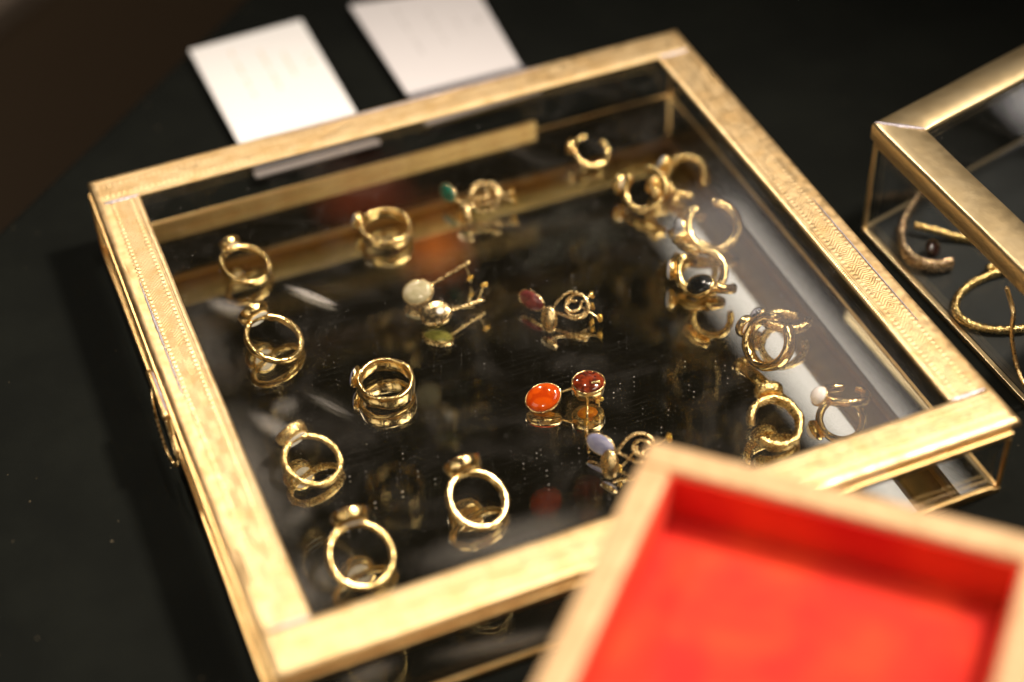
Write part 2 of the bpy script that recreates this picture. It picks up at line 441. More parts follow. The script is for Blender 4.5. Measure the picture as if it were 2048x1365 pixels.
def tube(bm, path, rad, seg=10, closed=False, squash=1.0, ref=None):
    """rad: number or function of 0..1; ref: fixed direction the squash axis follows"""
    T, Ns = frames(path, closed); n = len(path); rings = []
    for i, p in enumerate(path):
        t = i / max(1, n - 1); r = rad(t) if callable(rad) else rad
        a = Ns[i]
        if ref is not None:
            q = Vector(ref); q = q - T[i] * q.dot(T[i])
            if q.length > 1e-4: a = q.normalized()
        b = T[i].cross(a)
        rings.append([bm.verts.new(p + a * (r * squash * math.cos(2*math.pi*k/seg)) + b * (r * math.sin(2*math.pi*k/seg))) for k in range(seg)])
    m_ = n if closed else n - 1
    for i in range(m_):
        A, Bq = rings[i], rings[(i+1) % n]
        for k in range(seg): bm.faces.new((A[k], A[(k+1) % seg], Bq[(k+1) % seg], Bq[k]))
    if not closed:
        bm.faces.new(rings[0][::-1]); bm.faces.new(rings[-1])

def TB(path, rad, **k):
    bm = bmesh.new(); tube(bm, path, rad, **k); return bm

def lathe_oval(bm, prof, a, b, mat4, seg=36, wob=0.0):
    """prof: list of (r, h); oval half axes a (local X), b (local Y); axis local Z"""
    rings = []
    for (r, h) in prof:
        if r <= 1e-6:
            rings.append([bm.verts.new(mat4 @ Vector((0, 0, h)))]); continue
        ring = []
        for k in range(seg):
            t = 2*math.pi*k/seg
            j = 1 + wob * math.sin(3*t + h*5) + wob * 0.7 * math.sin(5*t + 1)
            ring.append(bm.verts.new(mat4 @ Vector((a*r*math.cos(t)*j, b*r*math.sin(t)*j, h))))
        rings.append(ring)
    for A, Bq in zip(rings, rings[1:]):
        if len(A) == 1 and len(Bq) == 1: continue
        for k in range(seg):
            k2 = (k+1) % seg
            if len(A) == 1: bm.faces.new((A[0], Bq[k2], Bq[k]))
            elif len(Bq) == 1: bm.faces.new((A[k], A[k2], Bq[0]))
            else: bm.faces.new((A[k], A[k2], Bq[k2], Bq[k]))
    if len(rings[0]) > 1: bm.faces.new(rings[0][::-1])
    if len(rings[-1]) > 1: bm.faces.new(rings[-1])

def frame_of(z, x):
    z = Vector(z).normalized(); x = Vector(x); x = (x - z * x.dot(z)).normalized(); y = z.cross(x)
    return z, x, y
def mat_from(o, x, y, z):
    return Matrix(((x[0], y[0], z[0], o[0]), (x[1], y[1], z[1], o[1]), (x[2], y[2], z[2], o[2]), (0, 0, 0, 1)))

# ------------------------------------------------------------------ setting
TZ = -3.2
bm = bmesh.new(); prism(bm, [(-90, -80), (90, -80), (90, 122), (-3.53-60*0.727+76.0+47.0, 27.96+60*0.662+80.0-20.0), (-3.53-60*0.727, 27.96-60*0.662), (-90, -60)][0:0] or
     [(-60, -90), (90, -90), (90, 113), (-60, -23.5)], TZ-3.0, TZ)
tag(link_obj('table', bm, TABLE, origin=(0, 0, TZ), smooth=False, bevel=0.4), kind='structure', label='black cloth covered table top', cat='table')
bm = bmesh.new(); prism(bm, [(-500, -500), (900, -500), (900, 900), (-500, 900)], -81, -80)
tag(link_obj('floor', bm, FLOORM, origin=(0, 0, -80), smooth=False), kind='structure')
bm = bmesh.new(); c_, s_ = math.cos(math.radians(39)), math.sin(math.radians(39))
box(bm, -200, 200, 0, 11, 0, 3, mat4=Matrix.Translation((4.6, 172.5, -80)) @ Matrix.Rotation(math.radians(39), 4, 'Z'))
tag(link_obj('floor_strip', bm, RAILM, origin=(4, 172, -80), smooth=False), kind='structure')

# ------------------------------------------------------------------ main display case
M = -2.85          # top face of the mirror the jewellery lies on
case = thing('display_case', 'square shallow glass display case with embossed brass lid frame and mirrored floor', 'display case', (12.5, 12.5, TZ))
W = 25.0; BW = 1.66
# lid frame profile, outer to inner: (distance in from the outer edge, z)
PROF = [(0.06, -0.29), (0.0, -0.27), (0.0, -0.17), (0.03, -0.07), (0.12, -0.02), (0.24, -0.004), (0.241, -0.004), (0.45, 0.0), (0.62, 0.01), (1.0, 0.012), (1.40, 0.008), (BW-0.04, 0.0), (BW, -0.04), (BW, -0.09), (0.50, -0.11), (0.14, -0.14), (0.12, -0.27)]
def lid_bar(side):
    """side 0 front, 1 right, 2 rear, 3 left; mitred so that bars butt against each other"""
    bm = bmesh.new(); uv = bm.loops.layers.uv.new('bar'); secs = []
    nseg = 60
    rr = random.Random(side + 3)
    for i in range(nseg + 1):
        t = i / nseg; sec = []
        for (d, z) in PROF:
            # front and rear bars run through over the side bars' width, as the soldered joints show
            m0 = d if d <= 0.24 else (0.24 if side in (0, 2) else BW + 0.004)
            u = m0 + (W - 2*m0) * t
            wob = 0.018 * min(1.0, 6 * t, 6 * (1 - t)) * noise.noise(Vector((u * 0.35 + side * 9, d * 0.8, z)))
            dd = d + wob if 0.05 < d else d + wob * 0.6
            zz = z + 0.5 * wob
            p = [(u, dd), (W - dd, u), (W - u, W - dd), (dd, W - u)][side]
            sec.append((bm.verts.new((p[0], p[1], zz)), u, d))
        secs.append(sec)
    k = len(PROF)
    for A, Bq in zip(secs, secs[1:]):
        for j in range(k):
            j2 = (j+1) % k
            f = bm.faces.new((A[j][0], A[j2][0], Bq[j2][0], Bq[j][0]))
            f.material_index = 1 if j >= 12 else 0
            for lp, q in zip(f.loops, (A[j], A[j2], Bq[j2], Bq[j])): lp[uv].uv = (q[1], q[2] - 0.46)
    return bm
for s in range(4):
    link_obj('lid_bar', lid_bar(s), BRASS, case).data.materials.append(UNDERBRASS)
# lead solder in the corner joints
def solder(bm, a, b, wd, zt, seed):
    a = Vector((*a, zt)); b = Vector((*b, zt)); d = (b - a); L = d.length; d.normalize(); s_ = Vector((-d.y, d.x, 0))
    r = random.Random(seed); k = 26; rows = []
    for i in range(k + 1):
        t = i / k; p = a + d * L * t
        e = math.sin(math.pi * min(1, max(0, t)))**0.4
        wl = wd * e * (0.7 + 0.6 * r.random()); wr = wd * e * (0.7 + 0.6 * r.random()); h = 0.018 * e * (0.7 + 0.6 * r.random())
        rows.append([bm.verts.new(p + s_ * wl * q + Vector((0, 0, hz * h))) for q, hz in ((-1, -1.2), (-0.7, 0.6), (0, 1), (0.7, 0.6), (1, -1.2))])
    for A, Bq in zip(rows, rows[1:]):
        for j in range(4): bm.faces.new((A[j], A[j+1], Bq[j+1], Bq[j]))
for a, b, wd, sd in (((0.30, 23.33), (1.66, 23.34), 0.075, 1), ((23.36, 23.34), (24.72, 23.34), 0.075, 2), ((0.28, 1.66), (1.64, 1.66), 0.07, 3), ((23.38, 1.66), (24.72, 1.67), 0.07, 4), ((0.50, 18.5), (0.48, 12.0), 0.045, 5), ((24.52, 12.8), (24.48, 5.2), 0.03, 6), ((7.2, 24.72), (19, 24.74), 0.03, 7)):
    bm = bmesh.new(); solder(bm, a, b, wd, 0.034, sd); link_obj('solder_seam', bm, SILVER, case)
link_obj('lid_glass', B(BW-0.15, W-BW+0.15, BW-0.15, W-BW+0.15, -0.27, -0.125), GLASSL, case, smooth=False)
# body: brass angle frame, glass sides, mirror floor
b0, b1 = -0.10, 24.70
def body_bar(x0, x1, y0, y1, z0, z1, name='body_bar'):
    return link_obj(name, B(x0, x1, y0, y1, z0, z1), PBRASS, case, smooth=False, bevel=0.03)
for (x0, x1, y0, y1) in ((b0, b1, b0, b0+.16), (b0, b1, b1-.16, b1), (b0, b0+.16, b0+.163, b1-.163), (b1-.16, b1, b0+.163, b1-.163)):
    body_bar(x0, x1, y0, y1, -0.62, -0.36, 'body_rim')
for (x0, x1, y0, y1) in ((b0, b1, b0, b0+.16), (b0, b1, b1-.16, b1), (b0, b0+.16, b0+.163, b1-.163), (b1-.16, b1, b0+.163, b1-.163)):
    body_bar(x0, x1, y0, y1, TZ, -2.97, 'base_rim')
body_bar(b0+.2, 18.4, b1-.165, b1-.005, -2.966, -2.50, 'base_strip')
body_bar(15.0, b1-.35, b0-.05, b0+.11, -2.966, -2.78, 'base_strip')
for x in (b0, b1-.14):
    for y in (b0, b1-.14): body_bar(x, x+.14, y, y+.14, -2.965, -0.623, 'corner_post')
g0, g1 = b0+.17, b1-.17
for (x0, x1, y0, y1) in ((g0+.2, g1-.2, g0, g0+.12), (g0+.2, g1-.2, g1-.12, g1), (g0, g0+.12, g0+.13, g1-.13), (g1-.12, g1, g0+.13, g1-.13)):
    link_obj('side_glass', B(x0, x1, y0, y1, M+.004, -0.64), GLASS, case, smooth=False)
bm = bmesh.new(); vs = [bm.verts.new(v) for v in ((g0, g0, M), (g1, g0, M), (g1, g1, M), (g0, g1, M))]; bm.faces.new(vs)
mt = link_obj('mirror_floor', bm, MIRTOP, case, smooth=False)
bm = bmesh.new(); box(bm, g0, g1, g0, g1, M-.19, M-.13)
sub('silvering', bm, SILV, mt, smooth=False)
link_obj('base_plate', B(g0, g1, g0, g1, TZ+.01, M-.195), DARK, case, smooth=False)
# rear hinge
for x0, x1 in ((2.0, 10.5), (10.7, 19.2)):
    link_obj('hinge_tube', TB([Vector((x0 + (x1-x0)*i/20, 24.84, -0.34)) for i in range(21)], 0.12, seg=12), PBRASS, case)
# clasp on the left side
cl0, cl1 = (0.054, 14.144, -1.000), (0.119, 11.774, -1.000)
yA, yB = cl0[1], cl1[1]
bm = bmesh.new(); box(bm, -0.20, -0.105, yB, yA, -1.3, -0.40)
cl = link_obj('clasp', bm, PBRASS, case, smooth=False, bevel=0.03)
sub('clasp_tube', TB([Vector((-0.26, yB + (yA-yB)*i/12, -0.38 + 0.01*math.sin(i*2.1))) for i in range(13)], 0.12, seg=12), PBRASS, cl)
bm = bmesh.new(); solder(bm, (-0.17, yA-.1), (-0.17, yB+.1), 0.05, -0.27, 21); sub('solder_seam', bm, SILVER, cl)
lp = smooth_path([(-0.28, yA-0.35, -0.50), (-0.46, yA-1.0, -1.15), (-0.52, yB-0.1, -1.60), (-0.42, yB-0.85, -1.75), (-0.32, yB-1.05, -1.45), (-0.28, yB-0.75, -1.0), (-0.28, yB+0.1, -0.5)], 10)
sub('pull_loop', TB(lp, 0.055, seg=8), WIRE, cl)

# ------------------------------------------------------------------ price cards in acrylic holders behind the case
def card_holder(pts, label, rear_frac, ink, seed, paper):
    """pts: four corners on the top face, counter-clockwise from the rear left"""
    (rl, rr_, fr, fl) = [Vector((*p[:2], 0)) for p in pts]
    t = thing('card_holder', label, 'card holder', (*((rl+fr)/2)[:2], TZ), 'white cards in clear holders behind the case')
    zt = -2.80
    bm = bmesh.new(); prism(bm, [fl, fr, rr_, rl], TZ, zt); link_obj('acrylic_block', bm, ACRYL, t, smooth=False, bevel=0.08)
    def q(a, b): return (fl*(1-a)+fr*a)*(1-b) + (rl*(1-a)+rr_*a)*b
    bm = bmesh.new(); prism(bm, [q(.02, rear_frac), q(.95, rear_frac), q(.95, .985), q(.02, .985)], zt+.01, zt+.05)
    cdp = link_obj('paper_card', bm, paper, t, smooth=False)
    bm = bmesh.new(); prism(bm, [q(.01, .0), q(.99, .0), q(.99, .035), q(.01, .035)], zt+.005, zt+.12)
    link_obj('front_lip', bm, FROST, t, smooth=False, bevel=0.04)
    bm = bmesh.new(); prism(bm, [q(.03, .062), q(.97, .062), q(.97, rear_frac-.004), q(.03, rear_frac-.004)], zt+.006, zt+.03)
    link_obj('holder_base', bm, FROSTG, t, smooth=False)
    r = random.Random(seed); bm = bmesh.new()
    for line in range(4):
        a = 0.30 + 0.16*line + (0.05 if line else 0)
        b = 0.90 - 0.06 * line
        while b > 0.50 + 0.05*line:
            ln = 0.008 + 0.014*r.random(); hh = 0.018 if line != 3 else 0.03
            prism(bm, [q(a, b-ln), q(a+hh, b-ln), q(a+hh, b), q(a, b)], zt+.052, zt+.056); b -= ln + 0.007
            if r.random() < .16: b -= 0.03
    sub('printed_text', bm, ink, cdp, smooth=False)

card_holder([(6.40,36.49),(12.10,36.74),(12.11,26.11),(6.59,26.05)], 'left and brighter of the two white cards lying flat behind the display case', 0.20, INKO, 3, PAPER)
card_holder([(14.10,36.96),(20.34,35.93),(19.62,26.77),(14.15,26.52)], 'right, shade-tinted one of the two white cards behind the case, with faint grey print', 0.24, INKG, 9, PAPER_SHADED)

# ------------------------------------------------------------------ red lined wooden box in front
A0 = Vector((11.53, -0.31, 0)); e1 = Vector((0.728, -0.686, 0)).normalized(); e2 = Vector((-e1.y * -1 if False else e1.y, -e1.x, 0))
e2 = Vector((-0.704, -0.710, 0)).normalized()
def Q(a, b, z): v = A0 + e1*a + e2*b; return Vector((v.x, v.y, z))
LX, LY, ZT = 11.35, 17.0, 5.2; rw = 0.92
rb = thing('open_box', 'open golden wooden box with a red lined interior, blurred in the front right corner', 'box', (*Q(LX/2, LY/2, 0)[:2], TZ))
def slab(a0, a1, c0, c1, z0, z1):
    bm = bmesh.new(); vs = [bm.verts.new(Q(a, c, z)) for z in (z0, z1) for (a, c) in ((a0, c0), (a1, c0), (a1, c1), (a0, c1))]
    for f in ((0,1,2,3),(4,5,6,7),(0,1,5,4),(1,2,6,5),(2,3,7,6),(3,0,4,7)): bm.faces.new([vs[i] for i in f])
    return bm
for (a0, a1, c0, c1) in ((0, LX, 0, rw), (0, LX, LY-rw, LY), (0, rw, rw+.003, LY-rw-.003), (LX-rw, LX, rw+.003, LY-rw-.003)):
    link_obj('side_board', slab(a0, a1, c0, c1, TZ, ZT), WOOD, rb, smooth=False, bevel=0.12)
i0, zf = rw+.01, 3.45
link_obj('bottom_lining', slab(i0, LX-i0, i0, LY-i0, zf-.4, zf), VELVET, rb, smooth=False)
for (a0, a1, c0, c1) in ((i0, LX-i0, i0, i0+.07), (i0, LX-i0, LY-i0-.07, LY-i0), (i0, i0+.07, i0+.073, LY-i0-.073), (LX-i0-.07, LX-i0, i0+.073, LY-i0-.073)):
    link_obj('side_lining', slab(a0, a1, c0, c1, zf+.003, ZT-.18), VELVET, rb, smooth=False)

# ------------------------------------------------------------------ second case on the right
C2 = [Vector((27.36, 13.58, 0)), Vector((27.62, 2.6, 0)), Vector((39.6, 5.6, 0)), Vector((39.3, 16.6, 0))]   # rear-left, front-left, front-right, rear-right
def inset(poly, d):
    k = len(poly); cx = sum(poly, Vector())/k; out_ = []
    for i in range(k):
        p, a, b = poly[i], poly[i-1], poly[(i+1) % k]
        n1 = (p-a).normalized(); n1 = Vector((-n1.y, n1.x, 0)); n2 = (b-p).normalized(); n2 = Vector((-n2.y, n2.x, 0))
        if n1.dot(cx-p) < 0: n1 = -n1
        if n2.dot(cx-p) < 0: n2 = -n2
        bis = (n1+n2).normalized(); out_.append(p + bis * d / bis.dot(n1))
    return out_
c2 = thing('glass_box', 'taller smooth brass framed glass box cut off by the right edge, with bracelets inside', 'glass box', (33.5, 9.6, TZ))
lz = 2.0
o_, i_ = inset(C2, 0), inset(C2, 1.55)
for k in range(4):
    a, b, c, d = o_[k], o_[(k+1) % 4], i_[(k+1) % 4], i_[k]
    bm = bmesh.new(); rows = []
    prof = [(0.02, -0.75), (0.0, -0.70), (0.0, -0.16), (0.03, -0.05), (0.12, 0.0), (0.8, 0.02), (1.45, 0.0), (1.53, -0.05), (1.55, -0.14), (0.14, -0.17), (0.12, -0.72)]
    for t in [i / 16 for i in range(17)]:
        row = []
        for (dd, z) in prof:
            f = dd/1.55; p0 = a.lerp(d, f); p1 = b.lerp(c, f); p = p0.lerp(p1, t)
            row.append(bm.verts.new((p.x, p.y, lz + z + 0.03*noise.noise(Vector((p.x*.5, p.y*.5, dd))))))
        rows.append(row)
    for A, Bq in zip(rows, rows[1:]):
        for j in range(len(prof)): j2 = (j+1) % len(prof); bm.faces.new((A[j], A[j2], Bq[j2], Bq[j]))
    link_obj('lid_bar', bm, BBRASS, c2)
bm = bmesh.new(); prism(bm, inset(C2, 1.4), lz-.32, lz-.18); link_obj('lid_glass', bm, GLASSL, c2, smooth=False)
pa, pb = o_[0], i_[0]
bm = bmesh.new(); solder(bm, pa.lerp(pb, .03)[:2], pb[:2], 0.09, lz+.03, 12); link_obj('solder_seam', bm, SILVER, c2)
bo = inset(C2, 0.10)
def bars2(z0, z1, wd, name):
    p0, p1 = inset(C2, 0.10), inset(C2, 0.10+wd)
    for k in range(4):
        bm = bmesh.new(); g_ = 0.004
        a, b, c, d = p0[k], p0[(k+1) % 4], p1[(k+1) % 4], p1[k]
        e = (b-a).normalized()*g_
        prism(bm, [a+e, b-e, c-e, d+e], z0, z1); link_obj(name, bm, BBRASS, c2, smooth=False, bevel=0.02)
bars2(1.0, 1.2, 0.18, 'body_rim'); bars2(TZ, TZ+.22, 0.20, 'base_rim')
for k in range(4):
    a, b = inset(C2, 0.10)[k], inset(C2, 0.28)[k]
    bm = bmesh.new(); h_ = 0.085; cc = (a+b)/2
    prism(bm, [cc+Vector(v) for v in ((-h_,-h_,0),(h_,-h_,0),(h_,h_,0),(-h_,h_,0))], TZ+.223, .997); link_obj('corner_post', bm, BBRASS, c2, smooth=False, bevel=0.02)
p0, p1 = inset(C2, 0.31), inset(C2, 0.41)
for k in range(4):
    a, b, c, d = p0[k], p0[(k+1) % 4], p1[(k+1) % 4], p1[k]; e = (b-a).normalized()*.12
    bm = bmesh.new(); prism(bm, [a+e, b-e, c-e, d+e], TZ+.26, 1.18); link_obj('side_glass', bm, GLASS, c2, smooth=False)
bm = bmesh.new(); prism(bm, inset(C2, 0.31), TZ+.02, TZ+.25); link_obj('base_plate', bm, GREY, c2, smooth=False)
lpp = smooth_path([(27.42, 4.75, 0.98), (27.28, 4.0, 0.5), (27.15, 3.70, -0.2), (27.12, 3.2, -1.0), (27.12, 2.6, -1.5), (27.12, 1.9, -1.5), (27.15, 1.6, -0.9), (27.28, 2.2, 0.2), (27.42, 3.0, 0.98)], 10)
link_obj('pull_loop', TB(lpp, 0.075, seg=10), WIRE, c2)

# bracelets in it
BR = TZ + .26
def cuff(name, label, pts, rad, mat, squash, seed, extra=None):
    path = smooth_path(pts, 14)
    low = min(p.z for p in path)
    t = thing(name, label, 'bracelet', (*pts[0][:2], BR))
    bm = bmesh.new(); tube(bm, path, rad, seg=14, squash=squash, ref=(0, 0, 1))
    r = random.Random(seed)
    for v in bm.verts:
        q = noise.noise(v.co * 5.0) * 0.05 + noise.noise(v.co * 13.0) * 0.03
        v.co += Vector((q, -q, q * .6))
    mz = min(v.co.z for v in bm.verts)
    for v in bm.verts: v.co.z += BR + .002 - mz
    link_obj('band', bm, mat, t)
    return t, BR + .002 - mz
t, dz = cuff('cuff_bracelet', 'open rose gold hammered cuff with a round dark stone on its end', 
  [(30.75,14.3,-2.6),(29.75,13.5,-2.6),(28.7,12.6,-2.6),(28.05,11.6,-2.6),(27.95,10.65,-2.6),(28.45,10.0,-2.6),(29.15,9.85,-2.6)], lambda s_: 0.12+0.045*min(1, 1.6*s_), ROSE, 1.9, 2)
bm = bmesh.new(); mm = mat_from(Vector((28.95, 10.85, BR+.36)), Vector((.8,.5,0)).normalized(), Vector((-.4,.65,.6)).normalized(), Vector((-.2,-.5,.85)).normalized())
lathe_oval(bm, [(1,-.25),(1,.05),(.9,.18),(.6,.30),(.3,.35),(0,.37)], .42, .36, mm); link_obj('stone', bm, ST['umber'], t)
t, dz = cuff('cuff_bracelet', 'thin gold cuff crossing inside the rose gold one in the right glass box',
  [(29.05,12.3,-2.4),(29.6,11.8,-2.45),(30.3,11.2,-2.6),(31.0,10.7,-2.6),(31.6,10.0,-2.6),(31.4,9.2,-2.6),(30.3,9.2,-2.6)], .13, GOLDH, 1.3, 5)
def ringpath(c, r, k=60, sq=1.0): return [Vector((c[0]+r*math.cos(2*math.pi*i/k), c[1]+r*sq*math.sin(2*math.pi*i/k), c[2])) for i in range(k)]
t = thing('bangle', 'closed gold bangle with ridged surface, nearest the front in the right glass box', 'bracelet', (30.3, 7.0, BR))
bm = bmesh.new(); tube(bm, ringpath((30.35, 7.35, BR+.19), 2.45, 150, .62), .15, seg=10, closed=True, squash=1.1, ref=(0,0,1))
vl = list(bm.verts)
for i, v in enumerate(vl):
    j = i // 10; f = (1 + .10*(1 if j % 3 == 0 else -.5) + .12*noise.noise(v.co*6)); c = Vector((30.35, 7.35, BR+.19)); 
    d = v.co - c; rr_ = Vector((d.x, d.y/.62, 0)); u_ = rr_.normalized(); ctr = c + Vector((u_.x*2.45, u_.y*2.45*.62, 0)); v.co = ctr + (v.co-ctr)*f
link_obj('band', bm, GOLDH, t)

# ------------------------------------------------------------------ rings
def make_label(bm_mat4, rad, part, text):
    """round white size sticker facing local +Z, with pen strokes"""
    bm = bmesh.new(); lathe_oval(bm, [(1, 0), (1, .012), (0, .012)], rad, rad*.85, bm_mat4, seg=20)
    lab = sub('size_sticker', bm, PAPER, part, smooth=False) if part.parent else None
    return lab
STROKES = {
 'I': [[(0, -1), (0, 1)]],
 'J': [[(.35, 1), (.35, -.5), (.1, -1), (-.3, -.8)]],
 'F': [[(-.3, -1), (-.3, 1), (.4, 1)], [(-.3, .1), (.25, .1)]],
 '1': [[(-.3, .6), (0, 1), (0, -1)]],
 '4': [[(.3, -1), (.3, 1), (-.4, -.2), (.6, -.2)]],
 'A': [[(-.5, -1), (0, 1), (.5, -1)], [(-.3, -.2), (.35, -.2)]],
}
def ring(label, c, n, hd, R=1.0, w=.16, t=.07, gap=None, head=None, mat=GOLD, hammer=.012, text=None, taper=None, drop=True):
    """c centre, n band axis, hd direction from centre to the head, w/t half width and half thickness of the band,
       gap (from, to) degrees left open, head (a, b, depth, stone key, stone height)"""
    c = Vector(c); t *= (1.6 if gap else 1.35); w *= (1.4 if gap else 1.25); z, x, y = frame_of(n, hd); MM = mat_from(c, x, y, z)
    R -= t
    bm = bmesh.new(); k = 72; rings = []; seg = 12
    a0, a1 = (0, 360) if not gap else (gap[1], gap[0] + 360)
    cnt = k if not gap else k + 1
    sd = rnd.random()*50
    for i in range(cnt):
        an = math.radians(a0 + (a1-a0)*i/k)
        e = Vector((math.cos(an), math.sin(an), 0))
        ww, tt = w, t
        if taper: f = taper(i/k); ww, tt = w*f, t*(.6+.4*f)
        if gap:
            q = min(i, k-i)/k
            cap = min(1, .72 + q*14); ww *= cap; tt *= cap
        ring_ = []
        for j in range(seg):
            b = 2*math.pi*j/seg
            cu, su = math.cos(b), math.sin(b)
            px = math.copysign(abs(cu)**.7, cu)*tt; pz = math.copysign(abs(su)**.7, su)*ww
            hm = hammer * noise.noise(Vector((math.cos(an)*2.5+sd, math.sin(an)*2.5, j*.5)))*2
            wave = hammer*.8*math.sin(an*3+sd)
            ring_.append(bm.verts.new(MM @ (e*(R + px + hm) + Vector((0, 0, pz + wave)))))
        rings.append(ring_)
    for i in range(k):
        A, Bq = rings[i], rings[(i+1) % len(rings)]
        for j in range(seg): bm.faces.new((A[j], A[(j+1) % seg], Bq[(j+1) % seg], Bq[j]))
    if gap: bm.faces.new(rings[0][::-1]); bm.faces.new(rings[-1])
    items = [('band', bm, mat)]
    if head:
        a, b, dp, key, sh = head[:5]
        hx = head[5] if len(head) > 5 else 0.0          # how far the head is turned towards the band axis, degrees
        ax = (x*math.cos(math.radians(hx)) + z*math.sin(math.radians(hx))).normalized()
        az = (z*math.cos(math.radians(hx)) - x*math.sin(math.radians(hx))).normalized()
        ho = c + x*(R + t*.6 - (.10 if head[2] > .4 else 0))
        HM = mat_from(ho, y, az, ax)
        bmh = bmesh.new(); lathe_oval(bmh, [(0, 0), (.72, 0), (.9, .03), (1, dp*.55), (1.02, dp*.9), (.99, dp), (.90, dp), (.88, dp*.85), (0, dp*.8)], a, b, HM, wob=.008)
        items.append(('bezel', bmh, mat))
        if key:
            bms = bmesh.new(); lathe_oval(bms, [(.90, dp*.82), (.90, dp), (.84, dp+sh*.35), (.68, dp+sh*.68), (.45, dp+sh*.9), (.2, dp+sh*.99), (0, dp+sh)], a, b, HM)
            items.append(('stone', bms, ST[key]))
    mz = min(min(v.co.z for v in q[1].verts) for q in items)
    dz = (M + .003 - mz) if drop else 0
    print('RING %-30s dz=%.2f' % (label[:30], dz))
    t_ = thing('ring', label, 'ring', (c.x, c.y, M), 'gold rings on the mirrored floor')
    objs = {}
    for nm, b_, mt_ in items:
        bmesh.ops.translate(b_, verts=b_.verts, vec=(0, 0, dz)); objs[nm] = link_obj(nm, b_, mt_, t_)
    if text and head:
        o2 = ho + Vector((0, 0, dz)) - ax*.006
        rad = min(a, b)*.74
        L1 = mat_from(o2, -y, az, -ax)
        b_ = bmesh.new(); lathe_oval(b_, [(1, 0), (1, .012), (0, .012)], rad, rad*.9, L1, seg=24)
        lb = link_obj('size_sticker', b_, PAPER, t_, smooth=False)
        b_ = bmesh.new()
        for ci, ch in enumerate(text):
            ox = (ci - (len(text)-1)/2) * rad*.62
            for st in STROKES[ch]:
                pts = [L1 @ Vector((ox + p[0]*rad*.26, p[1]*rad*.42, .016)) for p in st]
                tube(b_, pts, .012, seg=5)
        sub('lettering', b_, INKB, lb)
    return t_

def deg(az, el):
    az, el = math.radians(az), math.radians(el)
    return (math.cos(el)*math.cos(az), math.cos(el)*math.sin(az), math.sin(el))

ring('plain gold ring with small rounded head, in the rear left corner of the mirror', (4.701, 20.596, -2.530), deg(-35,72), (-0.274, 0.962, -0.000), R=1.02, w=.12, t=.07, head=(.42,.36,.32,None,0), text='I')
ring('gold ring with pale blue stone on its left, near the rear brass bar', (10.332, 20.522, -2.600), deg(-60,84), (-0.742, 0.670, -0.000), R=1.05, w=.20, t=.08, head=(.34,.34,.26,'bluewhite',.10), mat=GOLD)
ring('gold ring with large round brown stone head tipped up, second up the left side', (4.488, 16.058, -2.350), deg(-38,66), (-0.392, 0.920, 0.000), R=1.12, w=.11, t=.075, head=(.60,.56,.42,'darkbrown',.12), text='14')
ring('wide faceted gold ring with flat lilac stone in profile on its left', (7.501, 12.393, -2.500), deg(-70,86), (-0.800, 0.601, 0.000), R=1.05, w=.24, t=.075, head=(.42,.38,.16,'lilac',.12), mat=GOLDP, hammer=.02)
ring('thin hammered gold ring with tilted rounded head, left of the coiled reflection', (3.978, 9.813, -2.400), deg(-50,68), (-0.366, 0.931, 0.000), R=1.06, w=.095, t=.075, head=(.56,.54,.41,'crystal',.10), mat=GOLDH, hammer=.02, text='A')
ring('smooth gold ring standing tilted beside the front brass bar, with big domed head', (8.396, 5.802, -2.300), deg(-60,63), (-0.129, 0.992, 0.000), R=1.10, w=.12, t=.085, head=(.64,.56,.46,'darkbrown',.12), mat=GOLDP, hammer=.008)
ring('gold ring nearest the front left corner, white size sticker inside its head', (4.122, 5.077, -2.250), deg(-72,60), (-0.021, 1.000, 0.000), R=1.16, w=.10, t=.085, head=(.60,.54,.45,'amber',.08), mat=GOLD, hammer=.008, text='14')
# right hand groups of open rings
ring('small open gold ring alone in the dark rear right part of the mirror', (19.620, 21.706, -2.400), deg(-70,66), (-.9,.4,.2), R=.80, w=.07, t=.05, gap=(-120,-70), head=(.34,.30,.22,None,0), mat=GOLD)
ring('open gold ring with amber stone, left end of the rear right group', (20.324, 18.088, -2.300), deg(-150,50), (-0.675, 0.738, -0.000), R=1.0, w=.14, t=.10, gap=(-70,-30), head=(.42,.38,.26,'amber',.14,-12), mat=GOLD, text='A')
ring('open gold ring with clear crystal head, right end of the rear right group', (22.157, 18.161, -2.300), deg(-140,46), (-0.404, 0.915, 0.000), R=.95, w=.15, t=.10, gap=(140,180), head=(.40,.38,.24,'crystal',.18,10), mat=GOLDH, hammer=.03)
ring('hammered gold ring squeezed between the amber ring and the crystal ring', (21.066, 17.680, -2.350), deg(20,58), (-0.006, 1.000, 0.000), R=.86, w=.14, t=.10, gap=(120,165), head=(.34,.32,.22,'bluewhite',.12,15), mat=GOLDH, hammer=.03)
AWAY = (.16, .32, .93)
ring('crossed open gold ring with oval bezel, in the middle of the right row', (21.725, 15.015, -2.350), deg(-115,58), (-0.945, 0.327, -0.000), R=1.12, w=.14, t=.105, gap=(-95,-58), head=(.44,.38,.26,'crystal',.14,20), mat=GOLD)
ring('short open gold ring with pale bezel, tucked under the crossed open ring', (20.775, 14.273, -2.400), deg(30,60), (-0.348, 0.938, 0.000), R=.82, w=.12, t=.08, gap=(125,165), head=(.36,.34,.22,'crystal',.14,25), mat=GOLDH, hammer=.02)
ring('open gold ring with small tilted oval head, directly behind the black stone ring', (20.190, 12.953, -2.350), deg(-118,60), (-0.870, 0.494, 0.000), R=1.02, w=.12, t=.10, gap=(-80,-45), head=(.40,.36,.22,'bluewhite',.10), mat=GOLD)
ring('gold ring with large glossy black oval stone facing up, in the right row', (20.220, 11.952, -2.350), deg(60,52), (-0.864, -0.504, 0.000), R=.84, w=.13, t=.08, gap=(150,200), head=(.58,.48,.20,'black',.16,38), mat=GOLD)
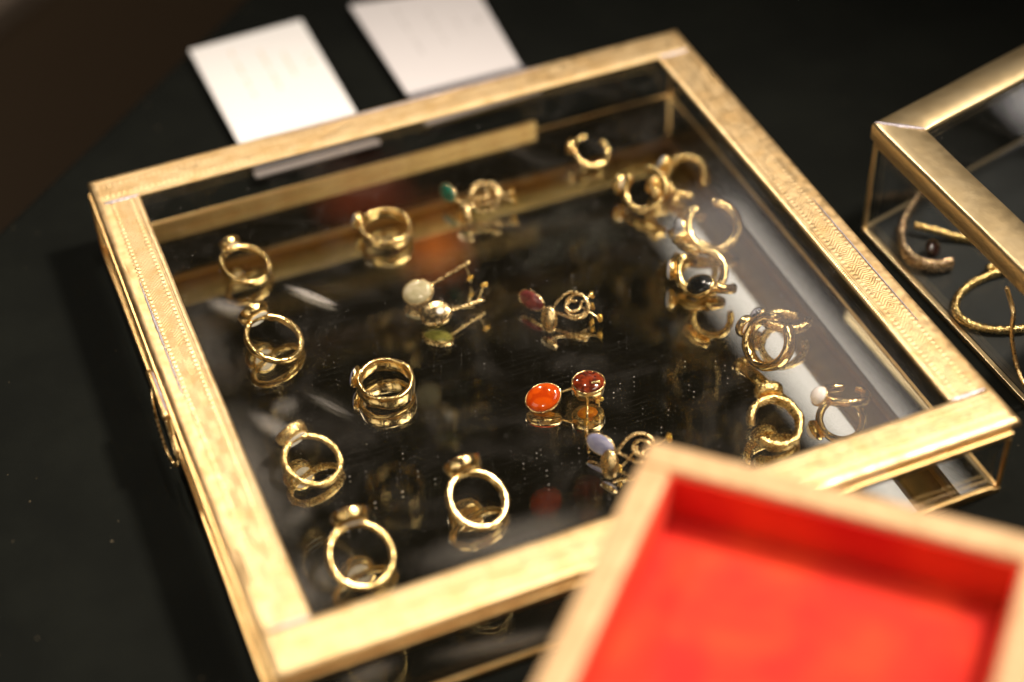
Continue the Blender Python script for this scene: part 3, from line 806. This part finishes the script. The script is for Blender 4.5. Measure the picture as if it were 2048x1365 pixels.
ring('textured gold ring with round black and white flecked stone', (21.810, 9.380, -2.300), (.18,.34,.92), (-0.760, 0.650, 0.000), R=.92, w=.12, t=.085, gap=(-150,-115), head=(.38,.38,.20,'marble',.26,28), mat=GOLDH, hammer=.03)
ring('thick open gold cuff ring with lettered white sticker, before the flecked stone ring', (20.465, 8.252, -2.050), (-.795,-.165,.587), (-0.388, 0.921, 0.000), R=1.06, w=.18, t=.10, gap=(-115,-84), head=(.42,.40,.30,'black',.10,-10), mat=GOLD, text='FI')
ring('wide gold ring with faceted yellow metal head, frontmost of the right row', (18.938, 4.946, -2.230), deg(-82,66), (0.214, 0.977, 0.000), R=1.0, w=.19, t=.08, gap=(95,128), head=(.50,.46,.34,None,0,-15), mat=GOLDH, hammer=.03)
ring('open gold ring with milky white round stone beside the right brass bar', (21.830, 5.230, -2.300), (.18,.36,.90), (-1.000, 0.018, 0.000), R=.90, w=.11, t=.085, gap=(-150,-118), head=(.38,.38,.20,'white',.24,34), mat=GOLD)

# ------------------------------------------------------------------ earrings
def bezel_parts(t_, c, n, long_, a, b, dp, key, sh, mat=WIRE, label=False, window=None):
    """c: middle of the flat back; stone faces n"""
    z, x, y = frame_of(n, long_); HM = mat_from(Vector(c), x, y, z)
    bm = bmesh.new(); lathe_oval(bm, [(0, 0), (.86, 0), (.97, .03), (1, dp*.6), (1.0, dp), (.93, dp), (.92, dp*.8), (0, dp*.8)], a, b, HM, wob=.006); link_obj('bezel', bm, mat, t_)
    bm = bmesh.new(); lathe_oval(bm, [(.93, dp*.8), (.93, dp), (.86, dp+sh*.38), (.68, dp+sh*.7), (.45, dp+sh*.9), (.2, dp+sh*.99), (0, dp+sh)], a, b, HM); link_obj('stone', bm, ST[key], t_)
    if window:
        L2 = mat_from(Vector(c) - z*.003, x, -y, -z)
        bm = bmesh.new(); lathe_oval(bm, [(1, 0), (.9, .03), (0, .05)], a*.62, b*.62, L2, seg=24); link_obj('stone_back', bm, ST[window], t_)
    if label:
        L1 = mat_from(Vector(c) - z*.004 + x*a*.35, x, -y, -z)
        bm = bmesh.new(); lathe_oval(bm, [(1, 0), (1, .012), (0, .012)], .15, .13, L1, seg=20); link_obj('price_sticker', bm, PAPER, t_, smooth=False)
def nut(t_, c, ax, s_=.15):
    """butterfly ear nut: two curled wings on a small plate"""
    z, x, y = frame_of(ax, (0, .3, 1) if abs(Vector(ax).normalized().z) < .9 else (1, .3, 0))
    bm = bmesh.new()
    for sg in (-1, 1):
        path = [Vector(c) + x*sg*(s_*.55 + s_*.5*math.cos(a)*(1-.25*a/6)) + z*(s_*.5*math.sin(a)*(1-.25*a/6)) for a in [i*.42 for i in range(15)]]
        tube(bm, path, s_*.22, seg=8, squash=1.9, ref=y)
    tube(bm, [Vector(c) - z*s_*.25, Vector(c) + z*s_*.4], s_*.42, seg=12)
    link_obj('ear_nut', bm, NUTM, t_)
def wirep(t_, name, pts, r, per=8, mat=WIRE, r2=None):
    path = smooth_path(pts, per)
    for i, p in enumerate(path): path[i] = Vector((p.x, p.y, max(p.z, M + r + .003)))
    bm = bmesh.new(); tube(bm, path, (lambda q: r + ((r2 or r) - r)*q), seg=8); link_obj(name, bm, mat, t_)
NUTM = mat_gold('bright_gold', (1.0, 0.66, 0.16), 0.16, 20, .02)
EG = 'gold earrings lying on the mirrored floor'
def earring(label, at): return thing('earring', label, 'earring', (at[0], at[1], M), EG)

e = earring('earring with cream oval stone facing up, left of its olive twin', (10.656, 17.041, -2.850))
bezel_parts(e, (10.251, 16.549, -2.630), (-.35,-.42,.84), (.9,-.3,.25), .60, .49, .26, 'cream', .18)
wirep(e, 'stem', [(10.772, 16.624, -2.430), (11.548, 16.614, -2.130), (12.393, 16.630, -1.850)], .045, r2=.055)
wirep(e, 'post', [(12.160, 16.604, -1.870), (12.248, 16.575, -2.300), (12.317, 16.549, -2.730), (12.329, 16.593, -2.820)], .030)
nut(e, (12.295, 16.522, -2.550), (0.1,-.15,-1), .13)
e = earring('earring with olive stone turned face down, gold back and white sticker showing', (10.706, 15.031, -2.850))
bezel_parts(e, (10.308, 14.916, -2.230), (.30,.25,-.90), (.9,-.25,.2), .60, .50, .24, 'olive', .18, label=True)
wirep(e, 'stem', [(10.894, 14.934, -2.390), (11.652, 15.124, -2.530), (12.384, 15.274, -2.650)], .05, r2=.055)
wirep(e, 'post', [(12.135, 15.301, -2.630), (12.260, 15.268, -2.250), (12.404, 15.227, -1.800)], .030)
nut(e, (12.383, 15.238, -1.900), (.1,.2,1), .13)

def spiral(c, r0, turns, tilt_n, start_dir, k=40):
    z, x, y = frame_of(tilt_n, start_dir); out_ = []
    for i in range(k+1):
        a = 2*math.pi*turns*i/k; r = r0*(1 - .62*i/k); out_.append(Vector(c) + x*(r*math.cos(a)) + y*(r*math.sin(a)))
    return out_
e = earring('spiral wire earring with dusty pink leaf shaped stone, rear one of the pink pair', (14.912, 14.043, -2.850))
bezel_parts(e, (13.931, 14.278, -2.430), (-.75,-.45,.45), (0.346, -0.938, -0.000), .58, .34, .14, 'pink', .10)
wirep(e, 'spiral_wire', [(14.094, 13.860, -2.470), (14.565, 13.325, -2.550), (14.989, 12.830, -2.570), (15.391, 12.743, -2.450), (15.604, 12.949, -2.230), (15.546, 13.267, -2.050), (15.267, 13.452, -2.000), (14.950, 13.416, -2.100), (14.801, 13.216, -2.250), (14.980, 12.987, -2.350), (15.279, 13.031, -2.300), (15.390, 13.189, -2.200)], .052)
wirep(e, 'post', [(15.348, 13.185, -2.230), (15.636, 13.289, -2.200), (16.004, 13.480, -2.170)], .028)
nut(e, (15.956, 13.509, -2.300), (0.899, 0.438, 0.000), .13)
e = earring('spiral wire earring resting in front of its pink twin, gold back showing', (14.752, 13.211, -2.850))
bezel_parts(e, (13.974, 12.965, -2.350), (.72,.45,-.5), (0.715, 0.700, 0.000), .50, .32, .14, 'pink', .10)
wirep(e, 'spiral_wire', [(14.279, 13.302, -2.300), (14.530, 13.462, -2.130), (14.877, 13.567, -1.950), (15.200, 13.479, -1.850), (15.456, 13.244, -1.900), (15.523, 12.947, -2.050), (15.391, 12.741, -2.250), (15.114, 12.749, -2.400), (14.849, 12.963, -2.430), (14.795, 13.249, -2.300), (15.014, 13.334, -2.130), (15.218, 13.205, -2.100)], .052)
wirep(e, 'post', [(15.301, 13.080, -2.250), (15.558, 12.757, -2.400), (15.865, 12.412, -2.600)], .028)
nut(e, (15.837, 12.484, -2.550), (0.370, -0.929, 0.000), .15)
nut(e, (15.776, 13.018, -2.400), (.6,-.3,.2), .12)

e = earring('earring with bright orange oval stone and straight twisted stem', (12.772, 9.550, -2.850))
bezel_parts(e, (12.337, 9.505, -2.630), (-.28,-.35,.88), (.85,-.1,.30), .66, .52, .28, 'orange', .16, mat=GOLDP, window='amber')
wirep(e, 'stem', [(12.788, 9.349, -2.350), (13.433, 9.082, -2.050), (14.140, 8.753, -1.770)], .05, r2=.06, mat=GOLDP)
wirep(e, 'post', [(14.126, 8.766, -1.800), (14.088, 8.633, -2.300), (14.013, 8.549, -2.810)], .028, mat=GOLDP)
nut(e, (14.074, 8.643, -2.550), (.05,.1,-1), .15)
e = earring('earring with dark red stone facing up in a deep gold cup', (13.813, 9.085, -2.850))
bezel_parts(e, (13.825, 9.109, -2.430), (.02,-.12,.99), (1,-.1,0), .60, .52, .50, 'garnet', .14, mat=GOLDP, window='amber')
wirep(e, 'stem', [(13.848, 9.119, -2.350), (13.624, 8.662, -2.630), (13.289, 7.954, -2.770), (12.922, 7.009, -2.800)], .045, mat=GOLDP)
nut(e, (13.275, 7.965, -2.700), (0,.9,.1), .14)
wirep(e, 'post', [(13.450, 7.809, -2.750), (13.512, 7.570, -2.500), (13.708, 7.633, -2.150)], .026, mat=GOLDP)

e = earring('spiral earring with lilac oval stone at the left corner of the red lined box', (13.844, 6.446, -2.850))
bezel_parts(e, (13.235, 6.591, -2.430), (-.70,-.50,.50), (0.448, -0.894, 0.000), .56, .36, .14, 'lilac', .10)
wirep(e, 'spiral_wire', [(13.419, 6.342, -2.490), (13.739, 5.908, -2.550), (14.018, 5.434, -2.550), (14.381, 5.346, -2.450), (14.597, 5.497, -2.250), (14.523, 5.702, -2.050), (14.328, 5.915, -2.050), (14.087, 5.873, -2.150), (14.022, 5.729, -2.300), (14.158, 5.544, -2.350), (14.338, 5.613, -2.300)], .055)
wirep(e, 'post', [(14.389, 5.641, -2.300), (14.761, 5.573, -2.150), (15.261, 5.547, -1.900)], .028)
nut(e, (15.212, 5.519, -1.950), (0.958, 0.288, 0.000), .16)
e = earring('spiral earring seen from its gold back, in front of the lilac stone one', (13.707, 5.749, -2.850))
bezel_parts(e, (12.988, 5.565, -2.350), (.70,.40,-.5), (0.749, 0.662, 0.000), .50, .32, .14, 'lilac', .10)
wirep(e, 'spiral_wire', [(13.293, 5.828, -2.350), (13.570, 5.953, -2.200), (13.878, 6.063, -2.000), (14.239, 6.050, -1.850), (14.556, 5.859, -1.850), (14.695, 5.599, -2.000), (14.623, 5.436, -2.250), (14.322, 5.421, -2.350), (14.110, 5.640, -2.300), (14.159, 5.790, -2.150)], .055)
wirep(e, 'post', [(14.173, 5.780, -2.170), (13.719, 5.590, -2.450), (13.347, 5.459, -2.650)], .028)
nut(e, (13.377, 5.445, -2.600), (.2,-.5,.1), .13)

e = earring('emerald green stone earring with coiled wire, left of the rear pair', (14.182, 21.405, -2.850))
bezel_parts(e, (13.355, 21.407, -2.350), (-.80,-.35,.40), (-0.030, -1.000, 0.000), .46, .34, .14, 'emerald', .10)
wirep(e, 'spiral_wire', [(13.420, 21.152, -2.490), (13.672, 20.876, -2.550), (14.066, 20.524, -2.550), (14.713, 20.265, -2.450), (15.096, 20.404, -2.250), (15.042, 20.779, -2.050), (14.607, 21.014, -1.950), (14.183, 21.031, -2.050), (13.992, 20.838, -2.250), (14.188, 20.540, -2.350), (14.609, 20.522, -2.300), (14.641, 20.752, -2.200)], .066)
wirep(e, 'post', [(14.646, 20.610, -2.250), (15.072, 20.346, -2.250), (15.696, 20.305, -2.250)], .030)
nut(e, (15.587, 20.354, -2.300), (0.998, -0.066, 0.000), .16)
e = earring('coiled wire earring with its gold back turned forward, beside the emerald one', (14.017, 20.436, -2.850))
bezel_parts(e, (13.333, 19.969, -2.350), (.75,.40,-.45), (0.523, 0.852, 0.000), .48, .32, .14, 'emerald', .10)
wirep(e, 'spiral_wire', [(13.607, 20.392, -2.250), (13.888, 20.540, -2.000), (14.338, 20.751, -1.850), (14.751, 20.563, -1.850), (14.897, 20.149, -2.000), (14.771, 19.861, -2.250), (14.389, 19.828, -2.450), (13.998, 20.074, -2.500), (13.881, 20.404, -2.350), (14.120, 20.503, -2.150), (14.420, 20.297, -2.150)], .066)
wirep(e, 'post', [(14.418, 20.298, -2.200), (15.013, 20.199, -2.250), (15.630, 19.847, -2.450)], .030)
nut(e, (15.546, 19.954, -2.450), (0.669, -0.743, 0.000), .16)

for o in D.objects:
    if '_o' in o.keys(): del o['_o']
